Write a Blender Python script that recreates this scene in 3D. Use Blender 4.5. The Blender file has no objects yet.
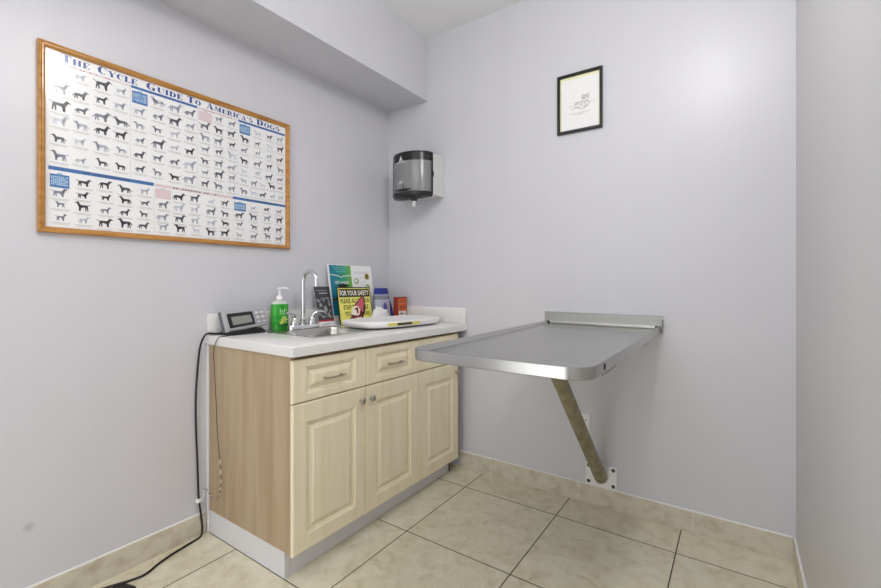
import bpy, bmesh, math, random
from mathutils import Vector, Matrix
random.seed(7)
PI = math.pi
SC = bpy.context.scene
COL = SC.collection

# ------------------------------------------------------------------ helpers
def lin(c):
    c /= 255.0
    return c / 12.92 if c <= .04045 else ((c + .055) / 1.055) ** 2.4
def rgb(r, g, b): return (lin(r), lin(g), lin(b), 1.0)

def tagthing(o, label, cat, group=None):
    o['label'] = label; o['category'] = cat
    if group: o['group'] = group
    return o
def thing(name, label, cat, loc):
    o = bpy.data.objects.new(name, None); COL.objects.link(o)
    o.location = loc; o.empty_display_size = .05
    return tagthing(o, label, cat)
def wloc(o):
    v = Vector((0, 0, 0))
    while o is not None:
        v += Vector(o.location); o = o.parent
    return v

SLOPE = [False]
def settle(p):      # the cabinet run is not quite level: its left end stands about a centimetre higher
    p = Vector(p)
    if SLOPE[0] and p.z > .05: p.z += .004 - .0115*(p.y + 1.2)
    return p

class MB:
    def __init__(s): s.v = []; s.f = []; s.m = []
    def add(s, vs, fs, mi=0):
        b = len(s.v); s.v += [tuple(p) for p in vs]
        for f in fs: s.f.append([b + i for i in f]); s.m.append(mi)
        return s
    def frombm(s, bm, mi=0, M=None):
        bm.verts.index_update()
        vs = [(M @ v.co if M else v.co.copy()) for v in bm.verts]
        s.add(vs, [[v.index for v in f.verts] for f in bm.faces], mi); bm.free(); return s
    def box(s, x0, x1, y0, y1, z0, z1, mi=0, bev=0., seg=2, M=None):
        bm = bmesh.new()
        bmesh.ops.create_cube(bm, size=1, matrix=Matrix.Translation(((x0+x1)/2, (y0+y1)/2, (z0+z1)/2)) @ Matrix.Diagonal((x1-x0, y1-y0, z1-z0, 1)))
        if bev: bmesh.ops.bevel(bm, geom=bm.edges[:], offset=bev, segments=seg, affect='EDGES', profile=.5)
        return s.frombm(bm, mi, M)
    def loft(s, loops, mi=0, cap0=True, cap1=True, closed=True):
        n = len(loops[0]); vs = [p for l in loops for p in l]; fs = []
        for i in range(len(loops) - 1):
            for j in range(n if closed else n - 1):
                k = (j + 1) % n
                fs.append([i*n+j, i*n+k, (i+1)*n+k, (i+1)*n+j])
        if cap0: fs.append(list(range(n))[::-1])
        if cap1: fs.append([(len(loops)-1)*n + j for j in range(n)])
        return s.add(vs, fs, mi)
    def lathe(s, prof, c, n=24, mi=0, M=None):
        loops = []
        for r, z in prof:
            l = []
            for j in range(n):
                p = Vector((r*math.cos(2*PI*j/n), r*math.sin(2*PI*j/n), z))
                if M: p = M @ p
                l.append((c[0]+p.x, c[1]+p.y, c[2]+p.z))
            loops.append(l)
        return s.loft(loops, mi)
    def tube(s, pts, r, n=12, mi=0, radii=None):
        pts = [Vector(p) for p in pts]; loops = []
        up = None
        for i, p in enumerate(pts):
            t = (pts[min(i+1, len(pts)-1)] - pts[max(i-1, 0)]).normalized()
            if up is None:
                up = t.orthogonal().normalized()
            up = (up - t * up.dot(t)).normalized(); w = t.cross(up)
            rr = radii[i] if radii else r
            loops.append([tuple(p + rr*(math.cos(2*PI*j/n)*up + math.sin(2*PI*j/n)*w)) for j in range(n)])
        return s.loft(loops, mi)
    def prism(s, poly, O, U, V, N, d0, d1, mi=0):
        O, U, V, N = map(Vector, (O, U, V, N))
        a = [tuple(O + U*u + V*v + N*d0) for u, v in poly]; b = [tuple(O + U*u + V*v + N*d1) for u, v in poly]
        return s.loft([a, b], mi)
    def flat(s, poly, O, U, V, N, d, mi=0):
        O, U, V, N = map(Vector, (O, U, V, N))
        return s.add([tuple(O + U*u + V*v + N*d) for u, v in poly], [list(range(len(poly)))], mi)
    def text(s, t, O, U, V, N, d, u, v, size, mi=0, width=None, bold=0.):
        cu = bpy.data.curves.new('txt', 'FONT'); cu.body = t; cu.size = size; cu.resolution_u = 2; cu.offset = bold
        o = bpy.data.objects.new('txt', cu); COL.objects.link(o)
        dg = bpy.context.evaluated_depsgraph_get()
        me = bpy.data.meshes.new_from_object(o.evaluated_get(dg))
        xs = [p.co.x for p in me.vertices] or [0, 1]
        k = 1.
        if width: k = width / max(1e-6, max(xs) - min(xs))
        O, U, V, N = map(Vector, (O, U, V, N))
        s.add([tuple(O + U*(u + (p.co.x - min(xs))*k) + V*(v + p.co.y) + N*d) for p in me.vertices], [list(p.vertices) for p in me.polygons], mi)
        bpy.data.objects.remove(o); bpy.data.curves.remove(cu); bpy.data.meshes.remove(me)
        return s
    def build(s, name, mats, parent=None, smooth=35, kind=None, fix=True):
        if not isinstance(mats, (list, tuple)): mats = [mats]
        off = wloc(parent) if parent else Vector((0, 0, 0))
        s.v = [tuple(settle(p)) for p in s.v]
        me = bpy.data.meshes.new(name)
        me.from_pydata([tuple(Vector(p) - off) for p in s.v], [], s.f)
        for m in mats: me.materials.append(m)
        for p, mi in zip(me.polygons, s.m): p.material_index = mi
        if fix:
            bm = bmesh.new(); bm.from_mesh(me); bmesh.ops.recalc_face_normals(bm, faces=bm.faces[:]); bm.to_mesh(me); bm.free()
        if smooth:
            me.shade_smooth(); me.set_sharp_from_angle(angle=math.radians(smooth))
        me.update()
        o = bpy.data.objects.new(name, me); COL.objects.link(o)
        if parent: o.parent = parent
        if kind: o['kind'] = kind
        return o
    def solo(s, name, mats, label, cat, smooth=35):
        "a thing that is one mesh: origin at its base centre"
        s.v = [tuple(settle(p)) for p in s.v]; keep = SLOPE[0]; SLOPE[0] = False
        xs, ys, zs = zip(*s.v)
        c = Vector(((min(xs)+max(xs))/2, (min(ys)+max(ys))/2, min(zs)))
        s.v = [tuple(Vector(p) - c) for p in s.v]
        o = s.build(name, mats, None, smooth); o.location = c; SLOPE[0] = keep
        return tagthing(o, label, cat)

def rrect(x0, x1, y0, y1, r, z, n=6, corners=(1, 1, 1, 1)):
    "ccw rounded rectangle from lower-left; corners ll, lr, ur, ul"
    out = []
    for (cx, cy, a0, on) in ((x0, y0, PI, corners[0]), (x1, y0, 1.5*PI, corners[1]), (x1, y1, 0, corners[2]), (x0, y1, .5*PI, corners[3])):
        rr = r if on else 1e-4
        ox = cx + rr if cx == x0 else cx - rr
        oy = cy + rr if cy == y0 else cy - rr
        for k in range(n + 1):
            a = a0 + k * .5*PI / n
            out.append((ox + rr*math.cos(a), oy + rr*math.sin(a), z))
    return out

def smoothpath(pts, n=6):
    pts = [Vector(p) for p in pts]; out = []
    for i in range(len(pts) - 1):
        p0 = pts[max(i-1, 0)]; p1 = pts[i]; p2 = pts[i+1]; p3 = pts[min(i+2, len(pts)-1)]
        for k in range(n):
            t = k / n
            out.append(.5*((2*p1) + (p2-p0)*t + (2*p0-5*p1+4*p2-p3)*t*t + (3*p1-p0-3*p2+p3)*t*t*t))
    out.append(pts[-1]); return out

# ------------------------------------------------------------------ materials
def mat(name, col, rough=.5, metal=0., spec=.5, noise=None, bump=None, coat=0., trans=0.):
    """noise = (scale xyz, colour2, contrast lo, hi); bump = (scale xyz, strength)"""
    m = bpy.data.materials.new(name); m.use_nodes = True
    nt = m.node_tree; N = nt.nodes; L = nt.links; b = N['Principled BSDF']
    b.inputs['Base Color'].default_value = col; b.inputs['Roughness'].default_value = rough
    b.inputs['Metallic'].default_value = metal; b.inputs['Specular IOR Level'].default_value = spec
    b.inputs['Coat Weight'].default_value = coat; b.inputs['Transmission Weight'].default_value = trans
    g = N.new('ShaderNodeNewGeometry') if (noise or bump) else None
    def nz(sc, det=4):
        mp = N.new('ShaderNodeMapping'); mp.inputs['Scale'].default_value = sc
        L.new(g.outputs['Position'], mp.inputs['Vector'])
        n = N.new('ShaderNodeTexNoise'); n.inputs['Scale'].default_value = 1.; n.inputs['Detail'].default_value = det
        L.new(mp.outputs[0], n.inputs['Vector']); return n
    if noise:
        n = nz(noise[0]); r = N.new('ShaderNodeValToRGB')
        r.color_ramp.elements[0].position = noise[2]; r.color_ramp.elements[1].position = noise[3]
        r.color_ramp.elements[0].color = col; r.color_ramp.elements[1].color = noise[1]
        L.new(n.outputs['Fac'], r.inputs[0]); L.new(r.outputs[0], b.inputs['Base Color'])
    if bump:
        n = nz(bump[0], 3); bp = N.new('ShaderNodeBump'); bp.inputs['Strength'].default_value = bump[1]; bp.inputs['Distance'].default_value = .002
        L.new(n.outputs['Fac'], bp.inputs['Height']); L.new(bp.outputs[0], b.inputs['Normal'])
    return m

def wall_mat(name, col, smudge=None, streak=0.):
    m = mat(name, col, .36, spec=.5, bump=((35, 35, 6), .04))
    nt = m.node_tree; N = nt.nodes; L = nt.links; b = N['Principled BSDF']
    g = [n for n in N if n.type == 'NEW_GEOMETRY'][0]
    mp = N.new('ShaderNodeMapping'); mp.inputs['Scale'].default_value = (9, 9, .5); L.new(g.outputs['Position'], mp.inputs['Vector'])
    nz = N.new('ShaderNodeTexNoise'); nz.inputs['Scale'].default_value = 1; nz.inputs['Detail'].default_value = 5; L.new(mp.outputs[0], nz.inputs['Vector'])
    r = N.new('ShaderNodeValToRGB'); k = .985 - streak
    r.color_ramp.elements[0].color = (col[0]*k, col[1]*k, col[2]*k, 1); r.color_ramp.elements[1].color = col
    r.color_ramp.elements[0].position = .3; r.color_ramp.elements[1].position = .6
    L.new(nz.outputs['Fac'], r.inputs[0]); out = r.outputs[0]
    if smudge:
        d = N.new('ShaderNodeVectorMath'); d.operation = 'DISTANCE'; d.inputs[1].default_value = smudge
        L.new(g.outputs['Position'], d.inputs[0])
        mr = N.new('ShaderNodeMapRange'); mr.inputs[1].default_value = .006; mr.inputs[2].default_value = .02; mr.inputs[3].default_value = .28; mr.inputs[4].default_value = 0
        L.new(d.outputs['Value'], mr.inputs[0])
        mx = N.new('ShaderNodeMixRGB'); mx.inputs[2].default_value = (.16, .15, .16, 1)
        L.new(mr.outputs[0], mx.inputs[0]); L.new(out, mx.inputs[1]); out = mx.outputs[0]
    L.new(out, b.inputs['Base Color'])
    return m

def floor_mat():
    m = mat('travertine_floor_tile', rgb(214, 203, 180), .38, spec=.45)
    nt = m.node_tree; N = nt.nodes; L = nt.links; b = N['Principled BSDF']
    g = N.new('ShaderNodeNewGeometry'); sx = N.new('ShaderNodeSeparateXYZ'); L.new(g.outputs['Position'], sx.inputs[0])
    P = .4965
    def M(op, a, c=None):
        n = N.new('ShaderNodeMath'); n.operation = op
        for i, v in enumerate((a, c)):
            if v is None: continue
            if isinstance(v, (int, float)): n.inputs[i].default_value = v
            else: L.new(v, n.inputs[i])
        return n.outputs[0]
    tx = M('DIVIDE', M('SUBTRACT', sx.outputs[0], .2265), P); ty = M('DIVIDE', M('ADD', sx.outputs[1], .209), P)
    def edge(t):
        f = M('FRACT', t); return M('MINIMUM', f, M('SUBTRACT', 1., f))
    e = M('MINIMUM', edge(tx), edge(ty))
    jr = N.new('ShaderNodeMapRange'); jr.inputs[1].default_value = .0036; jr.inputs[2].default_value = .0056; jr.inputs[3].default_value = 1; jr.inputs[4].default_value = 0
    L.new(e, jr.inputs[0])
    cv = N.new('ShaderNodeCombineXYZ'); L.new(M('FLOOR', tx), cv.inputs[0]); L.new(M('FLOOR', ty), cv.inputs[1])
    wn = N.new('ShaderNodeTexWhiteNoise'); L.new(cv.outputs[0], wn.inputs['Vector'])
    of = N.new('ShaderNodeVectorMath'); of.operation = 'SCALE'; of.inputs['Scale'].default_value = 7; L.new(wn.outputs['Color'], of.inputs[0])
    ad = N.new('ShaderNodeVectorMath'); ad.operation = 'ADD'; L.new(g.outputs['Position'], ad.inputs[0]); L.new(of.outputs[0], ad.inputs[1])
    def noise(sc, det, dist=0.):
        n = N.new('ShaderNodeTexNoise'); n.inputs['Scale'].default_value = sc; n.inputs['Detail'].default_value = det
        n.inputs['Distortion'].default_value = dist; n.inputs['Roughness'].default_value = .62
        L.new(ad.outputs[0], n.inputs['Vector']); return n.outputs['Fac']
    r1 = N.new('ShaderNodeValToRGB'); cr = r1.color_ramp
    cr.elements[0].position = .24; cr.elements[0].color = rgb(190, 181, 152)
    cr.elements[1].position = .62; cr.elements[1].color = rgb(221, 216, 195)
    e2 = cr.elements.new(.45); e2.color = rgb(211, 205, 181)
    L.new(noise(13, 12, .7), r1.inputs[0])
    r2 = N.new('ShaderNodeValToRGB'); r2.color_ramp.elements[0].position = .60; r2.color_ramp.elements[0].color = (0, 0, 0, 1)
    r2.color_ramp.elements[1].position = .78; r2.color_ramp.elements[1].color = (.55, .55, .55, 1)
    L.new(noise(26, 7, 2.0), r2.inputs[0])
    m1 = N.new('ShaderNodeMixRGB'); L.new(r2.outputs[0], m1.inputs[0]); L.new(r1.outputs[0], m1.inputs[1]); m1.inputs[2].default_value = rgb(158, 140, 102)
    m2 = N.new('ShaderNodeMixRGB'); L.new(jr.outputs[0], m2.inputs[0]); L.new(m1.outputs[0], m2.inputs[1]); m2.inputs[2].default_value = rgb(70, 58, 44)
    L.new(m2.outputs[0], b.inputs['Base Color'])
    bp = N.new('ShaderNodeBump'); bp.inputs['Strength'].default_value = .35; bp.inputs['Distance'].default_value = .002; bp.invert = True
    L.new(jr.outputs[0], bp.inputs['Height']); L.new(bp.outputs[0], b.inputs['Normal'])
    rr = N.new('ShaderNodeMath'); rr.operation = 'MULTIPLY_ADD'; rr.inputs[1].default_value = .4; rr.inputs[2].default_value = .36
    L.new(jr.outputs[0], rr.inputs[0]); L.new(rr.outputs[0], b.inputs['Roughness'])
    return m

def quartz_mat():
    m = mat('white_quartz', rgb(236, 235, 232), .22, spec=.5)
    nt = m.node_tree; N = nt.nodes; L = nt.links; b = N['Principled BSDF']
    g = N.new('ShaderNodeNewGeometry')
    v = N.new('ShaderNodeTexVoronoi'); v.inputs['Scale'].default_value = 330; L.new(g.outputs['Position'], v.inputs['Vector'])
    r = N.new('ShaderNodeValToRGB'); c = r.color_ramp
    c.elements[0].position = 0; c.elements[0].color = rgb(196, 193, 188); c.elements[1].position = .25; c.elements[1].color = rgb(226, 225, 223)
    L.new(v.outputs['Color'], r.inputs[0]); L.new(r.outputs[0], b.inputs['Base Color'])
    return m

def glass_mat(name, tint=(1, 1, 1, 1), rough=.02, ior=1.45, diff=None):
    m = bpy.data.materials.new(name); m.use_nodes = True; nt = m.node_tree; N = nt.nodes; L = nt.links
    N.remove(N['Principled BSDF']); out = N['Material Output']
    t = N.new('ShaderNodeBsdfTransparent'); t.inputs[0].default_value = tint
    gl = N.new('ShaderNodeBsdfGlossy'); gl.inputs['Roughness'].default_value = rough
    lw = N.new('ShaderNodeLayerWeight'); lw.inputs[0].default_value = .5          # facing term, the same from both sides of a pane
    pw = N.new('ShaderNodeMath'); pw.operation = 'POWER'; pw.inputs[1].default_value = 5; L.new(lw.outputs['Facing'], pw.inputs[0])
    f0 = ((ior-1)/(ior+1))**2
    f = N.new('ShaderNodeMath'); f.operation = 'MULTIPLY_ADD'; f.inputs[1].default_value = 1-f0; f.inputs[2].default_value = f0; L.new(pw.outputs[0], f.inputs[0])
    mx = N.new('ShaderNodeMixShader'); first = t.outputs[0]
    if diff:
        d = N.new('ShaderNodeBsdfDiffuse'); d.inputs[0].default_value = diff[0]
        m0 = N.new('ShaderNodeMixShader'); m0.inputs[0].default_value = diff[1]
        L.new(t.outputs[0], m0.inputs[1]); L.new(d.outputs[0], m0.inputs[2]); first = m0.outputs[0]
    L.new(f.outputs[0], mx.inputs[0]); L.new(first, mx.inputs[1]); L.new(gl.outputs[0], mx.inputs[2])
    L.new(mx.outputs[0], out.inputs[0]); return m

LAV = rgb(205, 205, 211)
M_wall = wall_mat('lavender_wall_paint', LAV, (0, -1.784, .29))
M_wallr = wall_mat('grey_side_wall_paint', rgb(200, 199, 200), None, .02)
M_ceil = mat('white_ceiling_paint', rgb(238, 238, 238), .7, bump=((30, 30, 30), .1))
M_floor = floor_mat()
M_base = mat('travertine_baseboard', rgb(206, 200, 184), .4, noise=((16, 16, 22), rgb(178, 168, 146), .45, .75))
M_caulk = mat('white_caulk', rgb(232, 231, 230), .6)
M_cream = mat('cream_thermofoil', rgb(238, 229, 203), .42, noise=((26, 26, 2.2), rgb(232, 221, 191), .4, .62))
M_ply = mat('maple_plywood_side', rgb(184, 164, 136), .5, noise=((22, 22, 1.6), rgb(170, 147, 117), .38, .66))
M_dark = mat('cabinet_interior_brown', rgb(120, 98, 62), .7)
M_toe = mat('white_toe_board', rgb(222, 222, 226), .45)
M_quartz = quartz_mat()
M_steel = mat('brushed_stainless', (.40, .40, .38, 1), .46, 1., bump=((220, 6, 40), .05))
M_steeltop = mat('brushed_stainless_top', (.46, .458, .435, 1), .26, 1., bump=((160, 5, 5), .035))
M_sink = mat('sink_steel', (.52, .51, .48, 1), .25, 1.)
M_chrome = mat('chrome', (.78, .78, .79, 1), .07, 1.)
M_pewter = mat('pewter_pull', rgb(178, 170, 154), .35, 1., bump=((400, 400, 400), .4))
M_nickel = mat('nickel_knob', rgb(186, 182, 174), .22, 1.)
M_galv = mat('weathered_galvanised_pipe', rgb(164, 156, 130), .42, .45, noise=((30, 30, 18), rgb(126, 118, 92), .35, .7))
M_plate = mat('stained_white_steel_plate', rgb(236, 236, 236), .5, 0, noise=((60, 60, 60), rgb(196, 192, 186), .6, .8))
M_bolt = mat('blackened_bolt', rgb(78, 74, 68), .5, .6)
M_oak = mat('golden_oak_frame', rgb(188, 134, 62), .3, coat=.3, noise=((60, 8, 60), rgb(158, 104, 40), .4, .7))
M_blackframe = mat('black_lacquer_frame', rgb(22, 21, 20), .3)
M_paper = mat('poster_paper', rgb(240, 240, 240), .6)
M_cream_mat = mat('cream_mat_board', rgb(238, 235, 196), .7)
M_white = mat('white_plastic', rgb(240, 240, 240), .35)
M_paperw = mat('plain_white_paper', rgb(240, 240, 240), .7)
M_black = mat('black_plastic', rgb(22, 22, 24), .4)
M_rubber = mat('black_cord_rubber', rgb(16, 16, 17), .45)
M_greyp = mat('grey_display_housing', rgb(170, 171, 175), .4)
M_greyd = mat('dark_grey_housing_side', rgb(96, 97, 102), .45)
M_lcd = mat('lcd_grey_green', rgb(142, 146, 138), .2)
M_outlet = mat('ivory_wall_plate', rgb(228, 227, 222), .4)
M_glass = glass_mat('picture_glass', rough=.14, ior=1.4)
def ink(name, r, g, b): return mat(name, rgb(r, g, b), .55)

# ------------------------------------------------------------------ setting
W, H, YR = 2.111, 2.62, -3.3
def struct(mb, name, m, smooth=35): return mb.build(name, m, None, smooth, 'structure')
struct(MB().box(-.1, W+.1, YR-.1, .1, -.1, 0), 'floor', M_floor)
struct(MB().box(-.1, W+.1, YR-.1, .1, H, H+.1), 'ceiling', M_ceil)
struct(MB().box(-.1, 0, YR, .1, 0, H), 'wall_left', M_wall)
struct(MB().box(0, W, 0, .1, 0, H), 'wall_back', M_wall)
struct(MB().box(W, W+.1, YR, .1, 0, H), 'wall_right', M_wallr)
b = MB(); b.box(0, .55, YR-.1, YR, 0, H); b.box(1.55, W, YR-.1, YR, 0, H); b.box(.55, 1.55, YR-.1, YR, 2.1, H)   # open doorway behind the camera
struct(b, 'wall_rear', M_wall)
struct(MB().box(0, .318, YR, 0, 2.227, H), 'soffit', M_wall)
def baseboard(name, p0, p1, ax, face, first):
    b = MB(); P = .497; t = .010
    cuts = [p0] + [q for q in [first + k*P for k in range(-10, 12)] if p0 + .02 < q < p1 - .02] + [p1]
    for a, c in zip(cuts[:-1], cuts[1:]):
        a += .0015; c -= .0015
        if ax == 'y': b.box(face, face+t, a, c, 0, .091, 0, .0012, 1) if face == 0 else b.box(face-t, face, a, c, 0, .091, 0, .0012, 1)
        else: b.box(a, c, -t, 0, 0, .091, 0, .0012, 1)
    g = .0075
    if ax == 'y':
        x0, x1 = (0, g) if face == 0 else (face-g, face)
        b.box(x0, x1, p0, p1, 0, .0895, 1); b.box(x0, x1 , p0, p1, .0895, .096, 1, .002, 1)
    else:
        b.box(p0, p1, -g, 0, 0, .0895, 1); b.box(p0, p1, -g, 0, .0895, .096, 1, .002, 1)
    struct(b, name, [M_base, M_caulk])
baseboard('baseboard_left', YR, -1.2115, 'y', 0, -1.29)
baseboard('baseboard_back', .56, W-.0105, 'x', 0, 1.761)
baseboard('baseboard_right', YR, -.0005, 'y', W, -.45)

# ------------------------------------------------------------------ base cabinet
SLOPE[0] = True
cab = thing('base_cabinet', 'long cream base cabinet with three drawers and three raised-panel doors under white worktop', 'cabinet', (.3, -.64, 0))
CY0, CY1, CXF, CT = -1.205, -.080, .583, .818
b = MB()
b.box(.018, CXF, CY0+.002, CY0+.02, .096, CT, 0, .0008, 1)        # plywood side panel
b.build('side_panel', M_ply, cab)
MB().box(.018, CXF, CY1-.018, CY1, .098, CT, 0).build('side_panel', M_ply, cab)
b = MB()
b.box(.018, CXF-.001, CY0+.02, CY1-.018, .098, .116)
b.box(.018, .03, CY0+.02, CY1-.018, .116, CT)
b.box(CXF-.018, CXF-.001, CY0+.02, CY1-.018, .785, CT)            # top rail seen as the tan shadow gap
b.box(CXF-.018, CXF-.001, CY0+.02, CY1-.018, .63, .665)
for yy in (-.829, -.454): b.box(.03, CXF-.001, yy-.009, yy+.009, .116, CT)
b.build('carcass', M_dark, cab)
b = MB()
b.box(.018, .546, CY0+.0035, CY0+.026, 0, .098, 0, .001, 1)
b.box(.532, .546, CY0+.0262, CY1-.012, 0, .0975, 0, .001, 1)
b.box(.03, .546, CY1-.026, CY1-.012, 0, .098)
b.build('toe_kick', M_toe, cab)
b = MB(); b.box(.0005, .0165, CY0-.004, CY0+.012, 0, CT, 0, .002, 1); b.build('filler_strip', M_toe, cab)

def front_panel(y0, y1, z0, z1, si, ti, bi):
    xb, xf = CXF + .0005, CXF + .014
    def loop(s_, t_, b_, x): return [(x, y0+s_, z0+b_), (x, y1-s_, z0+b_), (x, y1-s_, z1-t_), (x, y0+s_, z1-t_)]
    L = [loop(0, 0, 0, xb), loop(0, 0, 0, xf-.005), loop(.0015, .0015, .0015, xf-.0015), loop(.005, .005, .005, xf),
         loop(si, ti, bi, xf), loop(si+.004, ti+.004, bi+.004, xf-.0035), loop(si+.011, ti+.011, bi+.011, xf-.0055), loop(si+.012, ti+.012, bi+.012, xf-.0105),
         loop(si+.016, ti+.016, bi+.016, xf-.0105), loop(si+.034, ti+.034, bi+.034, xf-.003), loop(si+.0345, ti+.0345, bi+.0345, xf-.0015), loop(si+.037, ti+.037, bi+.037, xf-.001)]
    return MB().loft(L)
def knob(y, z, parent):
    k = MB(); Mx = Matrix.Rotation(PI/2, 4, 'Y')
    k.lathe([(.0055, 0), (.0055, .004), (.0042, .006), (.0045, .012), (.010, .016), (.0135, .020), (.0135, .024), (.010, .028), (.004, .0295)], (CXF+.0135, y, z), 20, 0, Mx)
    k.build('knob', M_nickel, parent)
def pull(y, z, parent):
    k = MB(); x = CXF + .014
    for s in (-1, 1):
        k.tube([(x-.0005, y+s*.042, z), (x+.012, y+s*.042, z), (x+.020, y+s*.036, z)], .004, 8)
    pts = [(x+.019 + .004*math.cos(t*PI/2), y + .052*t, z + .0008*math.sin(t*9)) for t in [i/12.-1 for i in range(25)]]
    rad = [.0024 + .0016*abs(math.sin(i*1.3)) for i in range(25)]
    k.tube(pts, .004, 8, 0, rad)
    k.build('pull', M_pewter, parent)
seams = [CY0+.002, -.829, -.454, CY1]
for i in range(3):
    y0, y1 = seams[i] + (.0015 if i else 0), seams[i+1] - (.0015 if i < 2 else 0)
    d = front_panel(y0, y1, .647, .806, .060, .028, .028).build('drawer', M_cream, cab, 9)
    pull((y0+y1)/2, .722, d)
    d = front_panel(y0, y1, .091, .643, .060, .072, .058).build('door', M_cream, cab, 9)
    knob((-.865, -.805, -.114)[i], .59, d)

# ------------------------------------------------------------------ worktop with sink cut-out
ctop = thing('countertop', 'white speckled quartz worktop with low splashback over cream cabinet', 'countertop', (.3, -.6, .82))
TZ0, TZ1, TX = .820, .858, .610
hx0, hx1, hy0, hy1 = .105, .440, -.965, -.620
b = MB(); e = .003
ox0, ox1, oy0, oy1 = .0005, TX, -1.212, -.0005
def ring(d, z): return [(ox0, oy0+d, z), (ox1-d, oy0+d, z), (ox1-d, oy1, z), (ox0, oy1, z)]
def hole(z): return [(hx0, hy0, z), (hx1, hy0, z), (hx1, hy1, z), (hx0, hy1, z)]
b.loft([hole(TZ0), ring(.001, TZ0), ring(0, TZ0+.001), ring(0, TZ1-e), ring(.001, TZ1-.001), ring(e, TZ1), hole(TZ1), hole(TZ0)], 0, False, False)
b.build('slab', M_quartz, ctop, 40)
b = MB()
b.box(.0005, .020, -1.206, -.0215, TZ1+.0003, .951, 0, .002, 2)
b.box(.0005, TX-.001, -.020, -.0005, TZ1+.0003, .951, 0, .002, 2)
b.build('splashback', M_quartz, ctop)

# ------------------------------------------------------------------ sink
sink = thing('bar_sink', 'small square stainless drop-in sink set in white worktop', 'sink', (.27, -.79, .86))
S0 = (.085, .455, -.985, -.60)
z = TZ1
L = [rrect(S0[0], S0[1], S0[2], S0[3], .03, z+.0004), rrect(S0[0]+.002, S0[1]-.002, S0[2]+.002, S0[3]-.002, .029, z+.0035),
     rrect(S0[0]+.012, S0[1]-.012, S0[2]+.012, S0[3]-.012, .024, z+.0042),
     rrect(.178, .434, -.952, -.633, .045, z+.0038), rrect(.182, .430, -.948, -.637, .043, z-.004),
     rrect(.188, .424, -.942, -.643, .045, z-.12), rrect(.20, .412, -.93, -.655, .05, z-.142), rrect(.23, .38, -.90, -.685, .05, z-.150), rrect(.28, .33, -.82, -.765, .02, z-.152)]
MB().loft(L, 0, False, True).build('basin', M_sink, sink, 50, fix=True)
MB().lathe([(.036, .0), (.038, .003), (.03, .004), (.026, -.001), (.004, -.001)], (.305, -.792, z-.1515), 24).build('drain', M_chrome, sink)

# ------------------------------------------------------------------ faucet
fau = thing('gooseneck_faucet', 'chrome gooseneck faucet with two lever handles on back of sink', 'faucet', (.125, -.79, TZ1+.004))
fz = TZ1 + .0045; fx = .125; fy = -.79
L = [rrect(fx-.028, fx+.028, fy-.092, fy+.092, .026, fz, 8), rrect(fx-.028, fx+.028, fy-.092, fy+.092, .026, fz+.012, 8),
     rrect(fx-.024, fx+.024, fy-.088, fy+.088, .023, fz+.020, 8), rrect(fx-.014, fx+.014, fy-.07, fy+.07, .013, fz+.0225, 8)]
MB().loft(L).build('base', M_chrome, fau, 40)
b = MB()
b.lathe([(.019, .0225), (.019, .030), (.015, .034), (.0155, .046), (.0125, .05)], (fx, fy, fz), 20)
b.build('collar', M_chrome, fau)
R = .05; zt = 1.098
pts = [(fx, fy, fz+.045), (fx, fy, .95), (fx, fy, 1.04)] + [(fx + R - R*math.cos(a), fy, zt + R*math.sin(a)) for a in [i*PI*.98/14 for i in range(15)]]
pts += [(fx+2*R+.001, fy, zt-.012)]
b = MB(); b.tube(pts, .0105, 16)
b.tube([(fx+2*R+.001, fy, zt-.008), (fx+2*R+.001, fy, zt-.024)], .012, 16)
b.build('spout', M_chrome, fau, 50)
for s in (-1, 1):
    hy = fy + s*.052
    b = MB()
    b.lathe([(.020, .021), (.020, .030), (.0165, .040), (.014, .052), (.010, .060), (.003, .063)], (fx, hy, fz), 20)
    hp = [(fx, hy, fz+.050), (fx+.006, hy+s*.008, fz+.068), (fx+.012, hy+s*.024, fz+.080), (fx+.016, hy+s*.042, fz+.083), (fx+.018, hy+s*.060, fz+.080)]
    sp = smoothpath(hp, 4); b.tube(sp, .007, 10, 0, [.011 - .005*i/len(sp) for i in range(len(sp))])
    b.build('handle', M_chrome, fau, 50)

# ------------------------------------------------------------------ soap bottle
soap = thing('soap_bottle', 'green hand soap pump bottle with white pump left of faucet', 'soap bottle', (.058, -.878, TZ1))
sx, sy = .058, -.878
def ell(cx, cy, a, c, zz, n=28, pw=2.6):
    out = []
    for j in range(n):
        t = 2*PI*j/n; ct, st = math.cos(t), math.sin(t)
        out.append((cx + a*math.copysign(abs(ct)**(2/pw), ct), cy + c*math.copysign(abs(st)**(2/pw), st), zz))
    return out
M_soap = mat('green_soap_body', rgb(58, 178, 52), .12, coat=.4, noise=((40, 40, 30), rgb(34, 150, 40), .4, .7))
M_clear = mat('clear_bottle_shoulder', rgb(206, 214, 205), .1, coat=.5)
b = MB(); z = TZ1 + .0004
b.loft([ell(sx, sy, .022, .039, z), ell(sx, sy, .026, .043, z+.006), ell(sx, sy, .026, .044, z+.06), ell(sx, sy, .026, .043, z+.128)], 0)
b.build('body', M_soap, soap)
b = MB(); b.loft([ell(sx, sy, .026, .043, z+.1283), ell(sx, sy, .025, .041, z+.137), ell(sx, sy, .018, .026, z+.146), ell(sx, sy, .012, .012, z+.150, 28, 2)]); b.build('shoulder', M_clear, soap)
b = MB()
b.lathe([(.016, .150), (.016, .163), (.012, .168), (.006, .172), (.005, .198), (.012, .201), (.012, .208), (.003, .211)], (sx, sy, z), 20)
b.tube([(sx, sy, z+.204), (sx+.012, sy+.020, z+.207), (sx+.018, sy+.036, z+.203)], .005, 8)
b.build('pump', M_white, soap)
b = MB(); O = (sx+.0265, sy, z); U = (0, 1, 0); V = (0, 0, 1); Nn = (1, 0, 0)
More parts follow.
